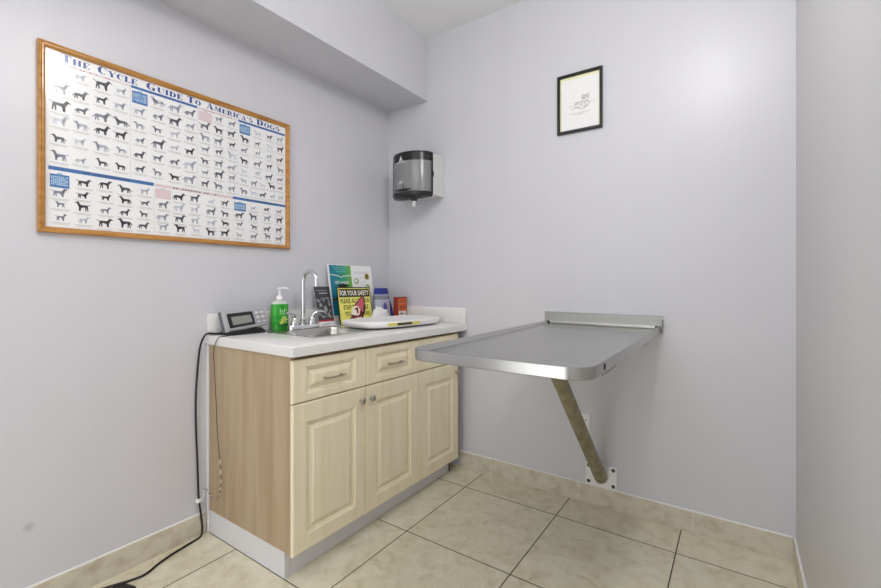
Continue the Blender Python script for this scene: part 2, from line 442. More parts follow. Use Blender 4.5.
b.flat([(-.028, .018), (.030, .018), (.030, .030), (-.028, .026)], O, U, V, Nn, .0006, 1)
for k in range(6):
    a = k*PI/3
    b.flat([(.006 + .004*math.cos(a+2), .052 + .004*math.sin(a+2)), (.006+.017*math.cos(a-.25), .052+.017*math.sin(a-.25)), (.006+.019*math.cos(a), .052+.019*math.sin(a)), (.006+.017*math.cos(a+.3), .052+.017*math.sin(a+.3))], O, U, V, Nn, .0008+.00005*k, 0)
b.flat([(-.014, .030), (.004, .034), (-.004, .048), (-.020, .042)], O, U, V, Nn, .0007, 0)
for k, (u, v, w, h) in enumerate([(-.018, .085, .006, .022), (-.008, .092, .010, .005), (-.004, .084, .005, .014), (.006, .086, .005, .02), (.014, .095, .008, .006), (-.02, .078, .034, .004)]):
    b.flat([(u, v), (u+w, v+.002), (u+w*.9, v+h), (u, v+h)], O, U, V, Nn, .0006, 2)
b.build('label', [ink('label_yellow', 222, 226, 120), ink('label_dark_green', 24, 96, 40), ink('label_pale_green', 178, 226, 170)], soap, 0, fix=False)

# ------------------------------------------------------------------ scale readout
dis = thing('scale_readout', 'grey digital scale readout with small lcd on black foot at left end of worktop', 'scale display', (.07, -1.08, TZ1))
tilt = math.radians(14)
O = Vector((.098, -1.178, .875)); U = Vector((-.03, .995, 0)).normalized(); V0 = Vector((0, 0, 1)); Nn = U.cross(V0).normalized()
V = (V0*math.cos(tilt) - Nn*math.sin(tilt)).normalized(); Nt = (Nn*math.cos(tilt) + V0*math.sin(tilt)).normalized()
def rpoly(pts, r, n=4):
    out = []
    for i, p in enumerate(pts):
        p = Vector(p); a = (Vector(pts[i-1]) - p).normalized(); c = (Vector(pts[(i+1) % len(pts)]) - p).normalized()
        for k in range(n+1):
            t = k/n; q0 = p + a*r*(1-t); q1 = p + c*r*t
            out.append(tuple(p + a*r*(1-t)**2 + c*r*t**2))
    return out
def scaled(poly, d):
    cx = sum(p[0] for p in poly)/len(poly); cy = sum(p[1] for p in poly)/len(poly)
    hx = max(abs(p[0]-cx) for p in poly); hy = max(abs(p[1]-cy) for p in poly)
    return [(cx + (p[0]-cx)*(1-d/hx), cy + (p[1]-cy)*(1-d/hy)) for p in poly]
def onto(poly, O, U, V, N, d): return [tuple(Vector(O) + U*u + V*v + N*d) for u, v in poly]
face = rpoly([(.006, -.004), (.226, .020), (.210, .099), (-.004, .094)], .010)
MB().loft([onto(scaled(face, .008), O, U, V, Nt, -.036), onto(scaled(face, .002), O, U, V, Nt, -.030), onto(face, O, U, V, Nt, -.020), onto(face, O, U, V, Nt, -.005)], 0).build('back_shell', M_greyd, dis, 30)
MB().loft([onto(face, O, U, V, Nt, -.0048), onto(scaled(face, .002), O, U, V, Nt, -.001), onto(scaled(face, .005), O, U, V, Nt, 0)], 0).build('front_shell', M_greyp, dis, 30)
b = MB(); b.prism(rpoly([(.026, .014), (.152, .026), (.142, .086), (.018, .079)], .004), O, U, V, Nt, 0, .0012); scr = b.build('screen_bezel', M_black, dis)
b = MB(); b.prism([(.042, .027), (.138, .036), (.131, .070), (.036, .064)], O, U, V, Nt, .0013, .0018); b.build('lcd', M_lcd, scr)
for r_ in range(3):
    for c_ in range(2):
        u = .170 + c_*.027 + r_*-.0035; v = .036 + r_*.021 + c_*.002
        b = MB(); w, h = (.0115, .0082) if r_ else (.0118, .0052)
        pl = [(u + w*math.cos(t*PI/8), v + h*math.sin(t*PI/8)) for t in range(16)]
        b.loft([onto(scaled(pl, -.0018), O, U, V, Nt, .0002), onto(scaled(pl, -.0018), O, U, V, Nt, .0006)], 0)
        b.loft([onto(pl, O, U, V, Nt, .0007), onto(pl, O, U, V, Nt, .0024), onto(scaled(pl, .002), O, U, V, Nt, .003)], 1)
        b.build('button', [M_greyd, mat('button_grey', rgb(205, 207, 210), .4)], dis)
b = MB(); O2 = Vector((.115, -1.172, TZ1+.0004))
b.prism([(.005, 0), (.185, 0), (.185, .010), (.165, .024), (.02, .020), (.005, .008)], O2, U, V0, Nn, -.075, -.004)
b.build('foot', M_black, dis)

# ------------------------------------------------------------------ pet scale tray
tray = thing('pet_scale', 'white low oblong weighing scale with yellow sticker on front edge', 'scale', (.32, -.37, TZ1))
TC = Vector((.350, -.358)); TA, TB, TR = .300, .158, math.radians(5)
def tpt(t, ins, z, ea=3.2):
    ct, st = math.cos(t), math.sin(t); a, c = TA-ins, TB-ins
    u = a*math.copysign(abs(ct)**(2/ea), ct); w = c*math.copysign(abs(st)**(2/ea), st)
    return (TC.x + u*math.sin(TR) + w*math.cos(TR), TC.y + u*math.cos(TR) - w*math.sin(TR), z)
def tl(ins, z, n=64): return [tpt(2*PI*j/n, ins, z) for j in range(n)]
tz = TZ1 + .0075
MB().loft([tl(.028, tz), tl(.010, tz+.002), tl(.003, tz+.010), tl(0, tz+.022), tl(.001, tz+.030), tl(.005, tz+.0335), tl(.012, tz+.034), tl(.022, tz+.030), tl(.05, tz+.025), tl(.10, tz+.022)]).build('platform', M_white, tray, 60)
MB().loft([tl(.035, TZ1+.0045), tl(.032, TZ1+.0072)]).build('underside', M_black, tray)
b = MB()
def tu(u, ins, z_):     # a point of the front edge at distance u along the tray
    t = math.acos(math.copysign(abs(u/TA)**1.6, u)); return tpt(t, ins, z_)
us = [.045 - i*.23/10 for i in range(11)]
b.add([tu(u, .0022, tz+.010) for u in us] + [tu(u, -.0008, tz+.026) for u in us], [[i, i+1, 12+i, 11+i] for i in range(10)], 0)
us = [-.02 - i*.105/4 for i in range(5)]
b.add([tu(u, .0012, tz+.012) for u in us] + [tu(u, -.0014, tz+.0245) for u in us], [[i, i+1, 6+i, 5+i] for i in range(4)], 1)
b.build('sticker', [ink('sticker_yellow', 232, 222, 120), ink('sticker_print', 70, 62, 40)], tray, 60, fix=False)

# ------------------------------------------------------------------ leaning paper goods
def lean(xb, xt, zb, zt, y0):
    O = Vector((xb, y0, zb)); V = Vector((xt-xb, 0, zt-zb)); h = V.length; V.normalize(); U = Vector((0, 1, 0)); N = U.cross(V).normalized()
    return O, U, V, N, h
Z0 = TZ1 + .0006
# teal and white folder
O, U, V, N, h = lean(.060, .006, Z0, 1.199, -.528)
lf = thing('leaflet', 'tall teal and white printed leaflet leaning on wall behind yellow sign', 'leaflet', (.07, -.35, TZ1))
w = .345
b = MB(); b.prism([(-.010, 0), (w, 0), (w, h), (-.010, h)], O, U, V, N, -.0012, 0); b.build('sheet', M_paperw, lf)
b = MB()
M_teal = bpy.data.materials.new('teal_to_green_print'); M_teal.use_nodes = True
nt = M_teal.node_tree; bs = nt.nodes['Principled BSDF']; g = nt.nodes.new('ShaderNodeNewGeometry'); sxx = nt.nodes.new('ShaderNodeSeparateXYZ')
mr = nt.nodes.new('ShaderNodeMapRange'); mr.inputs[1].default_value = -.52; mr.inputs[2].default_value = -.36
rp = nt.nodes.new('ShaderNodeValToRGB'); rp.color_ramp.elements[0].color = rgb(20, 128, 160); rp.color_ramp.elements[1].color = rgb(112, 180, 62)
e_ = rp.color_ramp.elements.new(.55); e_.color = rgb(34, 148, 128)
nt.links.new(g.outputs['Position'], sxx.inputs[0]); nt.links.new(sxx.outputs[1], mr.inputs[0]); nt.links.new(mr.outputs[0], rp.inputs[0]); nt.links.new(rp.outputs[0], bs.inputs['Base Color'])
b.flat([(.004, .05), (.170, .05), (.170, h-.003), (.004, h-.003)], O, U, V, N, .0004, 0)
for (u0, v0), (u1, v1) in (((.004, h-.056), (.075, h-.066)), ((.075, h-.066), (.088, h-.074)), ((.088, h-.074), (.101, h-.066)), ((.101, h-.066), (.170, h-.060))):
    b.flat([(u0, v0-.003), (u1, v1-.003), (u1, v1+.001), (u0, v0+.001)], O, U, V, N, .0008, 1)
b.text('GET AHEAD', O, U, V, N, .0008, .036, h-.112, .023, 1, .110, .0002)
for k in range(3): b.flat([(.03+.01*k, h-.018-.012*k), (.14-.006*k, h-.016-.012*k), (.14-.006*k, h-.013-.012*k), (.03+.01*k, h-.015-.012*k)], O, U, V, N, .0008, 4)
# mortarboard over a tan face
b.flat([(.062, .150), (.125, .150), (.122, .210), (.066, .210)], O, U, V, N, .0008, 5)
b.flat([(.046, .222), (.092, .209), (.146, .223), (.096, .234)], O, U, V, N, .0010, 3)
b.flat([(.066, .190), (.124, .190), (.122, .218), (.068, .218)], O, U, V, N, .0012, 3)
for u in (.080, .094, .106): b.flat([(u, .190), (u+.009, .190), (u+.009, .204), (u, .204)], O, U, V, N, .0014, 6)
# right page
for (u, v, r_, mi, nn) in ((.300, h-.066, .020, 6, 18), (.300, h-.066, .013, 5, 18), (.207, h-.094, .018, 7, 18), (.205, h-.092, .011, 1, 18), (.298, h-.132, .018, 7, 18), (.296, h-.137, .011, 1, 18)):
    b.flat([(u + r_*math.cos(2*PI*k/nn), v + r_*math.sin(2*PI*k/nn)) for k in range(nn)], O, U, V, N, .0006 + (.0003 if r_ < .015 else 0), mi)
for k, (u, v, l_) in enumerate(((.19, h-.04, .14), (.19, h-.048, .12), (.235, h-.075, .035), (.235, h-.10, .05), (.235, h-.118, .045), (.19, h-.145, .08), (.19, h-.165, .09), (.19, h-.19, .1))):
    b.flat([(u, v), (u+l_, v), (u+l_, v+.0025), (u, v+.0025)], O, U, V, N, .0006, 8)
b.build('print', [M_teal, ink('print_white', 245, 245, 245), ink('unused_white', 245, 245, 245), ink('cap_black', 24, 24, 22), ink('print_pale_teal', 120, 196, 200), ink('face_tan', 112, 98, 62), ink('seal_gold', 176, 152, 66), ink('print_leaf_green', 108, 166, 84), ink('print_grey', 196, 198, 200)], lf, 0, fix=False)

# dark grey brochure, slightly curled
M_phot = mat('brochure_photo_greys', rgb(64, 64, 68), .4, noise=((70, 70, 55), rgb(176, 176, 180), .48, .62))
O, U, V, N, h = lean(.076, .028, Z0, 1.072, -.648)
b = MB(); w = .108
br = thing('brochure', 'narrow dark grey photo brochure leaning behind right faucet handle', 'brochure', (.09, -.6, TZ1))
b.prism([(0, 0), (w, 0), (w, h), (0, h)], O, U, V, N, -.0012, 0); b.build('sheet', M_paperw, br)
b = MB()
b.flat([(0, .034), (w, .034), (w, h), (0, h)], O, U, V, N, .0004, 0)
b.flat([(.005, .044), (w-.004, .044), (w-.004, h-.062), (.005, h-.062)], O, U, V, N, .0007, 1)
b.flat([(0, .024), (w, .024), (w, .034), (0, .034)], O, U, V, N, .0005, 2)
for (u, v, l_, t_) in ((.014, h-.024, .076, .004), (.030, h-.042, .058, .009), (.02, .008, .06, .004)):
    b.flat([(u, v), (u+l_, v), (u+l_, v+t_), (u, v+t_)], O, U, V, N, .0008, 3)
b.flat([(.030, .06), (.052, .05), (.078, .075), (.088, .11), (.07, .135), (.045, .128), (.034, .10)], O, U, V, N, .0009, 0)
b.flat([(.046, .07), (.058, .062), (.074, .09), (.066, .112), (.05, .106)], O, U, V, N, .0011, 3)
b.build('print', [ink('brochure_charcoal', 66, 67, 70), M_phot, ink('brochure_red', 176, 44, 52), ink('brochure_mid_grey', 158, 158, 162)], br, 0, fix=False)

# yellow safety sign
O, U, V, N, h = lean(.118, .086, Z0, 1.070, -.537)
sg = thing('safety_sign', 'yellow and black safety notice card with red cartoon leaning in front of leaflet', 'sign', (.13, -.4, TZ1))
w = .262
b = MB(); b.prism(rpoly([(0, 0), (w, 0), (w, h), (0, h)], .006), O, U, V, N, -.003, 0); b.build('board', ink('sign_edge_black', 24, 24, 20), sg)
b = MB(); d = .0004
b.flat([(.006, .004), (w-.006, .004), (w-.006, h-.006), (.006, h-.006)], O, U, V, N, d, 0)
b.flat([(.012, h-.058), (w-.010, h-.058), (w-.010, h-.011), (.012, h-.011)], O, U, V, N, d*2, 1)
b.text('FOR YOUR SAFETY', O, U, V, N, d*3, .018, h-.048, .040, 2, w-.034, .0009)
for k, (t, u, ww) in enumerate((('PLEASE ALLOW OUR', .018, .228), ('STAFF TO HANDLE', .036, .196), ('YOUR PET DURING', .042, .200))):
    b.text(t, O, U, V, N, d*2, u, h-.092-.037*k, .036, 1, ww, .0007)
# red cartoon: pink pointed ear, white head, red outline strokes (offset layers of ink)
def blob(poly, lay, mi): b.flat(poly, O, U, V, N, d*(3+lay), mi)
blob([(.118, .108), (.150, .132), (.196, .172), (.204, .150), (.208, .086), (.176, .030), (.150, .030), (.128, .072)], 0, 1)
blob([(.130, .108), (.156, .130), (.192, .160), (.198, .120), (.184, .070), (.160, .060), (.140, .086)], 1, 3)
blob([(.088, .060), (.100, .090), (.125, .105), (.150, .100), (.160, .080), (.152, .054), (.120, .034), (.098, .036)], 2, 2)
blob([(.122, .092), (.146, .096), (.146, .064), (.134, .056), (.132, .080), (.120, .084)], 3, 4)
blob([(.078, .036), (.098, .056), (.112, .050), (.150, .048), (.162, .074), (.174, .080), (.168, .038), (.120, .036), (.108, .020), (.086, .018)], 4, 4)
blob([(.120, .036), (.168, .038), (.160, .016), (.130, .012)], 3, 2)
blob([(.060, .024), (.088, .044), (.112, .044), (.104, .022), (.084, .010)], 5, 4)
b.build('print', [ink('sign_yellow', 236, 230, 116), ink('sign_black', 38, 36, 22), ink('sign_white', 244, 240, 226), ink('sign_pink', 206, 92, 112), ink('sign_red', 122, 28, 36)], sg, 0, fix=False)
b = MB(); b.prism([(-.028, h-.078), (.004, h-.074), (.004, h-.058), (-.028, h-.062)], O, U, V, N, -.008, -.004); b.build('clip', M_black, sg)

# blue and white pouch
pk = thing('treat_pouch', 'blue and white stand-up pouch with grey band left of red box', 'pouch', (.09, -.14, TZ1))
M_blue = ink('pouch_blue', 44, 52, 140); M_band = ink('pouch_grey_band', 128, 134, 140); M_pw = ink('pouch_white', 184, 188, 202)
px_, py_ = .102, -.168
def pl(zz, a, c): return ell(px_ - .02*zz/.2*1.0, py_, a, c, Z0+zz, 24, 3.5)
MB().loft([pl(0, .026, .064), pl(.01, .028, .066), pl(.06, .026, .066), pl(.12, .022, .064), pl(.165, .012, .062)]).build('pouch', M_pw, pk)
MB().loft([pl(.1655, .012, .0625), pl(.185, .010, .062), pl(.203, .004, .058), pl(.205, .003, .054)]).build('top_seal', M_blue, pk)
MB().loft([pl(.135, .0205, .0655), pl(.137, .021, .066), pl(.158, .0155, .065), pl(.160, .014, .064)], 0).build('band', M_band, pk)
b = MB()
Og, Ug, Vg, Ng, hg = lean(px_+.029, px_+.008, Z0+.004, Z0+.150, py_)
b.flat([(.036, 0), (.064, 0), (.060, .07), (.048, .125), (.040, .125)], Og, Ug, Vg, Ng, .002, 0)
b.flat([(-.004 + .017*math.cos(k*PI/8), .086 + .026*math.sin(k*PI/8)) for k in range(16)], Og, Ug, Vg, Ng, .002, 1)
b.flat([(.012, .075), (.036, .06), (.034, .115), (.028, .122)], Og, Ug, Vg, Ng, .002, 2)
b.build('print', [M_blue, ink('pouch_violet', 92, 84, 168), ink('pouch_tan', 196, 188, 160)], pk, 0, fix=False)
# crumpled tissue in front of the pouch
bm = bmesh.new(); bmesh.ops.create_icosphere(bm, subdivisions=4, radius=1)
for v in bm.verts:
    p = v.co.copy()
    k = 1 + .16*math.sin(5*p.x+1.3*math.sin(7*p.y)) + .14*math.sin(6*p.y+3*p.z) + .10*math.sin(11*p.z+4*p.x)
    v.co = Vector((p.x*.020*k, p.y*.062*k, max(p.z*.056*k, -.036)))
b = MB(); b.frombm(bm, 0, Matrix.Translation((.158, -.262, TZ1+.0364)))
b.solo('paper_tissue', M_paperw, 'crumpled white tissue lying in front of blue pouch', 'tissue', 60)

# red and orange carton
cx_ = thing('carton', 'small red carton with orange and white label in corner of worktop', 'box', (.12, -.09, TZ1))
A0 = Vector((.172, -.026 - .000, Z0))
b = MB(); b.box(.138, .176, -.118, -.026, Z0, Z0+.150, 0, .002, 1); b.build('box', mat('carton_red', rgb(146, 48, 28), .4), cx_)
b = MB(); O = Vector((.176, -.118, Z0+.010)); U = Vector((0, 1, 0)); V = Vector((0, 0, 1)); N = Vector((1, 0, 0))
b.flat([(.006, .004), (.086, .004), (.086, .130), (.006, .130)], O, U, V, N, .0004, 0)
b.flat([(.012, .056), (.080, .056), (.080, .096), (.012, .096)], O, U, V, N, .0007, 1)
b.flat([(.010, .104), (.082, .104), (.082, .126), (.010, .126)], O, U, V, N, .0007, 1)
b.flat([(.010, .008), (.082, .008), (.082, .050), (.010, .050)], O, U, V, N, .0007, 2)
for (u, v, l_, t_, mi) in ((.02, .110, .05, .010, 3), (.022, .064, .022, .022, 3), (.050, .07, .022, .014, 3), (.018, .030, .03, .012, 4), (.018, .018, .05, .004, 4), (.05, .032, .02, .006, 4)):
    b.flat([(u, v), (u+l_, v), (u+l_, v+t_), (u, v+t_)], O, U, V, N, .0010, mi)
b.build('label', [ink('label_salmon', 196, 120, 84), ink('label_orange', 208, 92, 34), ink('label_white', 232, 226, 222), ink('label_brick', 168, 66, 34), ink('label_slate', 130, 124, 130)], cx_, 0, fix=False)

SLOPE[0] = False
# ------------------------------------------------------------------ examination table
tab = thing('examination_table', 'stainless steel wall-mounted examination table propped on one slanted pipe', 'table', (1.36, 0, .097))
X0, X1, Y0, Y1 = 1.088, 1.637, -1.158, -.006
TT, TBm = .893, .860
def tloop(dl, zz, r=.065, dy=None): return rrect(X0+dl, X1-dl, Y0+dl, Y1, max(r-dl, .004), zz, 8, (1, 1, 0, 0))
MB().loft([tloop(.02, TT-.016), tloop(.02, TBm), tloop(.002, TBm), tloop(0, TBm+.002), tloop(0, TT-.004), tloop(.0012, TT-.001), tloop(.004, TT), tloop(.014, TT-.0005), tloop(.026, TT-.0125), tloop(.030, TT-.0130)], 0).build('tabletop', M_steeltop, tab, 40)
# wall flange with cove
prof = [(-.0008, .8945), (-.0008, .938), (-.003, .940), (-.0062, .938), (-.0065, .8945)]
fl = MB().loft([[(X0-.001, y, zz) for y, zz in prof], [(X1+.006, y, zz) for y, zz in prof]])
prof = [(-.0062, .8803), (-.0064, .898), (-.0075, .891), (-.0105, .8850), (-.015, .8818), (-.020, .8803)]
fl.loft([[(X0+.0262, y, zz) for y, zz in prof], [(X1-.0262, y, zz) for y, zz in prof]]); fl.build('wall_flange', M_steel, tab, 40)
b = MB(); b.box(X0+.001, X1+.005, -.0055, -.0008, TBm-.002, .893); b.box(X1+.0005, X1+.0055, -.03, -.0055, TBm+.008, .925, 0, .001, 1)
b.build('wall_rail', M_steel, tab)
b = MB()
b.box(X1-.03, X1-.021, -.95, -.02, TBm-.004, TT-.018); b.box(X1-.020, X1-.006, -.425, -.31, TBm-.008, TBm-.0004)
b.build('under_rail', M_steel, tab)
b = MB(); b.box(X1-.055, X1-.030, -.935, -.755, TBm-.030, TBm-.027); b.box(X1-.033, X1-.030, -.935, -.755, TBm-.027, TBm-.0004)
b.box(X1-.055, X1-.033, -.760, -.755, TBm-.027, TBm-.0004); b.build('slot_bracket', M_steel, tab)
b = MB(); b.lathe([(.009, 0), (.009, .001), (.007, .002), (.001, .002)], (X1-.0005, -1.015, .8765), 16, 0, Matrix.Rotation(PI/2, 4, 'Y')); b.build('hole_plug', M_black, tab)
LB = Vector((1.375, -.0095, .135)); LT = Vector((1.340, -.668, .868)); ax_ = (LT-LB).normalized()
MB().tube([LB + ax_*t for t in (.012, .2, .5, .8, (LT-LB).length-.028)], .0295, 24).build('support_leg', M_galv, tab)
MB().box(1.28, 1.40, -.72, -.60, TT-.0225, TT-.0165).build('leg_bracket', M_steel, tab)
b = MB(); b.box(1.298, 1.446, -.0092, -.0012, .0975, .206, 0, .0015, 1); fp = b.build('foot_plate', M_plate, tab)
for sx_ in (1.314, 1.430):
    for sz_ in (.113, .190):
        b = MB(); Mx = Matrix.Rotation(PI/2, 4, 'X')
        b.lathe([(.0085, 0), (.0085, .0012), (.001, .0012)], (sx_, -.0093, sz_), 16, 0, Mx)
        b.lathe([(.006, .0012), (.006, .006), (.003, .007), (.003, .011), (.001, .011)], (sx_, -.0093, sz_), 6, 0, Mx)
        b.build('bolt', M_bolt, fp, 20)

# wall plate behind the leg
wp = thing('wall_plate', 'blank ivory wall plate half hidden behind table leg', 'wall plate', (1.284, 0, .326))
MB().box(1.249, 1.319, -.006, -.0006, .326, .440, 0, .002, 2).build('cover', M_outlet, wp)
for zz in (.357, .409):
    MB().lathe([(.0035, 0), (.003, .0012), (.001, .0013)], (1.300, -.006, zz), 12, 0, Matrix.Rotation(PI/2, 4, 'X')).build('screw', M_bolt, wp)

# ------------------------------------------------------------------ towel dispenser
td = thing('towel_dispenser', 'smoky black and white paper towel dispenser on back wall near corner', 'dispenser', (.30, 0, 1.6))
DZ0, DZ1 = 1.612, 1.860
hx = .160; hX = .444
b = MB()
b.box(hx, hX, -.022, -.0006, DZ0-.002, DZ1-.006, 0, .003, 2)
b.box(hX-.006, hX, -.116, -.022, DZ0-.002, DZ1-.006, 0, .001, 1)
b.box(hx, hx+.006, -.095, -.022, DZ0-.002, DZ1-.006, 0, .001, 1)
b.box(hx+.006, hX-.006, -.095, -.022, DZ0-.002, DZ0+.004); 
b.build('housing', mat('white_housing', rgb(216, 216, 214), .4), td)
M_smoke = glass_mat('smoked_cover', (.66, .66, .67, 1), .18, 1.5, ((.05, .05, .053, 1), .20))
M_smoked = mat('solid_smoke_black', rgb(40, 40, 43), .25)
cxx, cyy, ra, rb = .301, -.114, .1425, .106
def arc(k, zz, n=30, ox=0., oy=0.):
    return [(cxx + ox + k*ra*math.cos(PI + PI*i/n), cyy + oy + k*rb*math.sin(PI + PI*i/n), zz) for i in range(n+1)]
L = [arc(1, DZ0+.012), arc(1, DZ1-.012), arc(.985, DZ1-.003), arc(.95, DZ1)]
b = MB(); b.loft(L, 0, False, False, closed=False); n = 31
sm = b.build('cover', M_smoke, td, 50)
b = MB(); b.loft([arc(.95, DZ1+.0003), arc(.95, DZ1-.004)], 0, True, True, closed=True)
b.loft([arc(1.002, DZ0+.0118), arc(1.002, DZ0), arc(.93, DZ0-.014), arc(.45, DZ0-.026, 30, .0, -.03), arc(.12, DZ0-.028, 30, 0, -.05)], 0, True, True, closed=True)
for xx in (hx-.0012, hX+.0012):
    s = 1 if xx > .3 else -1
    b.box(min(xx, xx-s*.006), max(xx, xx-s*.006), -.124, -.1165, DZ0, DZ1-.004)
b.box(hX-.004, hX+.003, -.124, -.110, 1.715, 1.748, 0, .002, 1)
b.loft([arc(.93, DZ0+.198), arc(.93, DZ1-.006)], 0, True, True)
b.build('trim', M_smoked, td, 40)
MB().loft([[(cxx + .93*ra*math.cos(2*PI*i/48), cyy + (.92*rb if i > 24 else .055)*math.sin(2*PI*i/48), zz) for i in range(48)] for zz in (DZ0+.016, DZ0+.196)]).build('paper_roll', M_paperw, td)
b = MB(); b.lathe([(.024, 0), (.022, -.008), (.014, -.016), (.011, -.016)], (cxx+.040, cyy-.050, DZ0-.022), 20); nz_ = b.build('nozzle', M_smoked, td)
b = MB(); q = (cxx+.040, cyy-.050)
b.tube([(q[0], q[1], DZ0-.036), (q[0]+.002, q[1]-.002, DZ0-.048), (q[0]-.003, q[1], DZ0-.058), (q[0]+.003, q[1], DZ0-.068)], .008, 9, 0, [.007, .010, .008, .010])
b.build('paper_tip', M_paperw, td)
def cyl(u, v, off=.0008):     # u = arc angle, v = height
    return (cxx + (ra+off)*math.cos(u), cyy + (rb+off)*math.sin(u), v)
b = MB()
def cpoly(pts, mi=0): b.add([cyl(u, v) for u, v in pts], [list(range(len(pts)))], mi)
ac = PI + 1.46; dv = 1.806
cpoly([(ac-.12, dv), (ac+.02, dv), (ac+.06, dv+.012), (ac, dv+.032), (ac-.05, dv+.018)]); cpoly([(ac+.06, dv), (ac+.13, dv), (ac+.10, dv+.010)])
for k in range(4): cpoly([(ac-.28+.15*k, dv-.010), (ac-.14+.15*k, dv-.010), (ac-.14+.15*k, dv-.004), (ac-.28+.15*k, dv-.004)])
b.build('logo', ink('logo_white', 214, 216, 216), td, 0, fix=False)
b = MB()
for (u0, u1, v0, v1, mi) in ((-.26, .02, 1.672, 1.677, 0), (-.12, .12, 1.680, 1.687, 0), (-.2, -.02, 1.655, 1.658, 0), (.12, .15, 1.640, 1.670, 1), (-.40, .48, 1.634, 1.642, 1), (-.1, .36, 1.628, 1.634, 1)):
    k = 6
    for i in range(k):
        a0, a1 = ac+u0+(u1-u0)*i/k, ac+u0+(u1-u0)*(i+1)/k
        cpoly([(a0, v0), (a1, v0), (a1, v1), (a0, v1)], mi)
b.build('instruction_marking', [ink('marking_white', 214, 216, 216), ink('marking_black', 16, 16, 17)], td, 0, fix=False)

# ------------------------------------------------------------------ framed pictures
def frame_mesh(O, U, V, N, w, h, prof):
    "prof: (inset, height) list; mitred frame"
    b = MB(); L = []
    for ins, d in prof:
        L.append([tuple(O + U*u + V*v + N*d) for u, v in ((ins, ins), (w-ins, ins), (w-ins, h-ins), (ins, h-ins))])
    b.loft(L + [L[0]], 0, False, False); return b
# dog poster on the left wall
po = thing('framed_poster', 'large oak-framed chart of many small dogs on left wall', 'poster', (0, -1.273, 1.264))
O = Vector((.0006, -1.765, 1.2635)); U = Vector((0, 1, 0)); V = Vector((0, 0, 1)); N = Vector((1, 0, 0)); w, h = .976, .642
frame_mesh(O, U, V, N, w, h, [(0, 0), (0, .016), (.002, .020), (.006, .0215), (.010, .019), (.013, .019), (.016, .015), (.019, .014), (.020, .010), (.020, 0)]).build('frame', M_oak, po, 30)
b = MB(); b.prism([(.0202, .0202), (w-.0202, .0202), (w-.0202, h-.0202), (.0202, h-.0202)], O, U, V, N, .002, .006); b.build('sheet', M_paper, po)
Op = Vector((.0006, 0, 0)); D = .0064
G = [ink('ink_black', 44, 44, 52), ink('ink_dark', 88, 90, 102), ink('ink_mid', 134, 136, 150), ink('ink_light', 176, 180, 194), ink('ink_pale', 206, 210, 220),
     ink('ink_blue', 42, 104, 168), ink('ink_pink', 226, 206, 210), ink('ink_skyblue', 118, 168, 208), ink('ink_navy', 22, 66, 150), ink('ink_caption', 206, 205, 202), ink('ink_rose', 186, 130, 142), ink('ink_deepblue', 24, 62, 104), ink('ink_midblue', 84, 146, 196)]
pr = MB()
def rect(y0, y1, z0, z1, mi, lay=0): pr.flat([(y0, z0), (y1, z0), (y1, z1), (y0, z1)], Op, U, V, N, D + lay*.0001, mi)
def marks(y0, y1, zc, hh, mi, n, lay=1):
    st = (y1-y0)/n
    for i in range(n):
        if random.random() < .15: continue
        rect(y0+i*st, y0+i*st+st*.62, zc-hh/2, zc+hh/2, mi, lay)
# section bars
for y0, y1, z0, z1, mi in ((-1.752, -1.499, 1.8435, 1.8495, 6), (-1.496, -1.249, 1.842, 1.852, 5), (-1.245, -1.067, 1.8435, 1.8495, 6), (-1.063, -.812, 1.842, 1.852, 5),
                           (-1.737, -1.417, 1.478, 1.491, 5), (-1.415, -1.090, 1.478, 1.489, 6), (-1.090, -.808, 1.478, 1.490, 5)): rect(y0, y1, z0, z1, mi)
marks(-1.69, -1.55, 1.8465, .004, 10, 15); marks(-1.43, -1.31, 1.847, .004, 8, 12); marks(-1.225, -1.09, 1.8465, .004, 10, 15); marks(-1.0, -.87, 1.847, .004, 8, 12)
marks(-1.64, -1.50, 1.4845, .005, 11, 14); marks(-1.345, -1.15, 1.4835, .005, 1, 17); marks(-1.02, -.86, 1.484, .005, 11, 16)
for yy, z0, z1 in ((-1.4975, 1.495, 1.838), (-1.2475, 1.495, 1.838), (-1.065, 1.495, 1.838), (-1.416, 1.29, 1.474), (-1.089, 1.29, 1.474)): rect(yy-.0006, yy+.0006, z0, z1, 9)
def header(y0, y1, z0, z1, mi):
    rect(y0, y1, z0, z1, mi); 
    yc = (y0+y1)/2
    pr.flat([(yc + .008*math.cos(k*PI/6), z1 + .001 + .004*math.sin(k*PI/6)) for k in range(12)], Op, U, V, N, D+.0002, 4 if mi == 6 else 7)
    if mi == 5:
        rect(y0+.0025, y1-.0025, z0+.006, z1-.005, 12, .5)
        for k in range(6): marks(y0+.003, y1-.003, z1-.009-k*(z1-z0-.014)/6, .003, 4, 9)
header(-1.735, -1.682, 1.778, 1.838, 6); header(-1.492, -1.439, 1.787, 1.833, 5); header(-1.243, -1.185, 1.795, 1.838, 6); header(-1.057, -1.004, 1.791, 1.834, 5)
header(-1.733, -1.681, 1.420, 1.465, 5); header(-1.412, -1.353, 1.432, 1.471, 6); header(-1.083, -1.026, 1.427, 1.465, 5)
def pol(pts, yc, zc, s, fl, mi, lay): pr.flat([(yc + fl*s*u*1.10, zc + s*v*.90) for u, v in pts], Op, U, V, N, D + .0001*lay, mi)
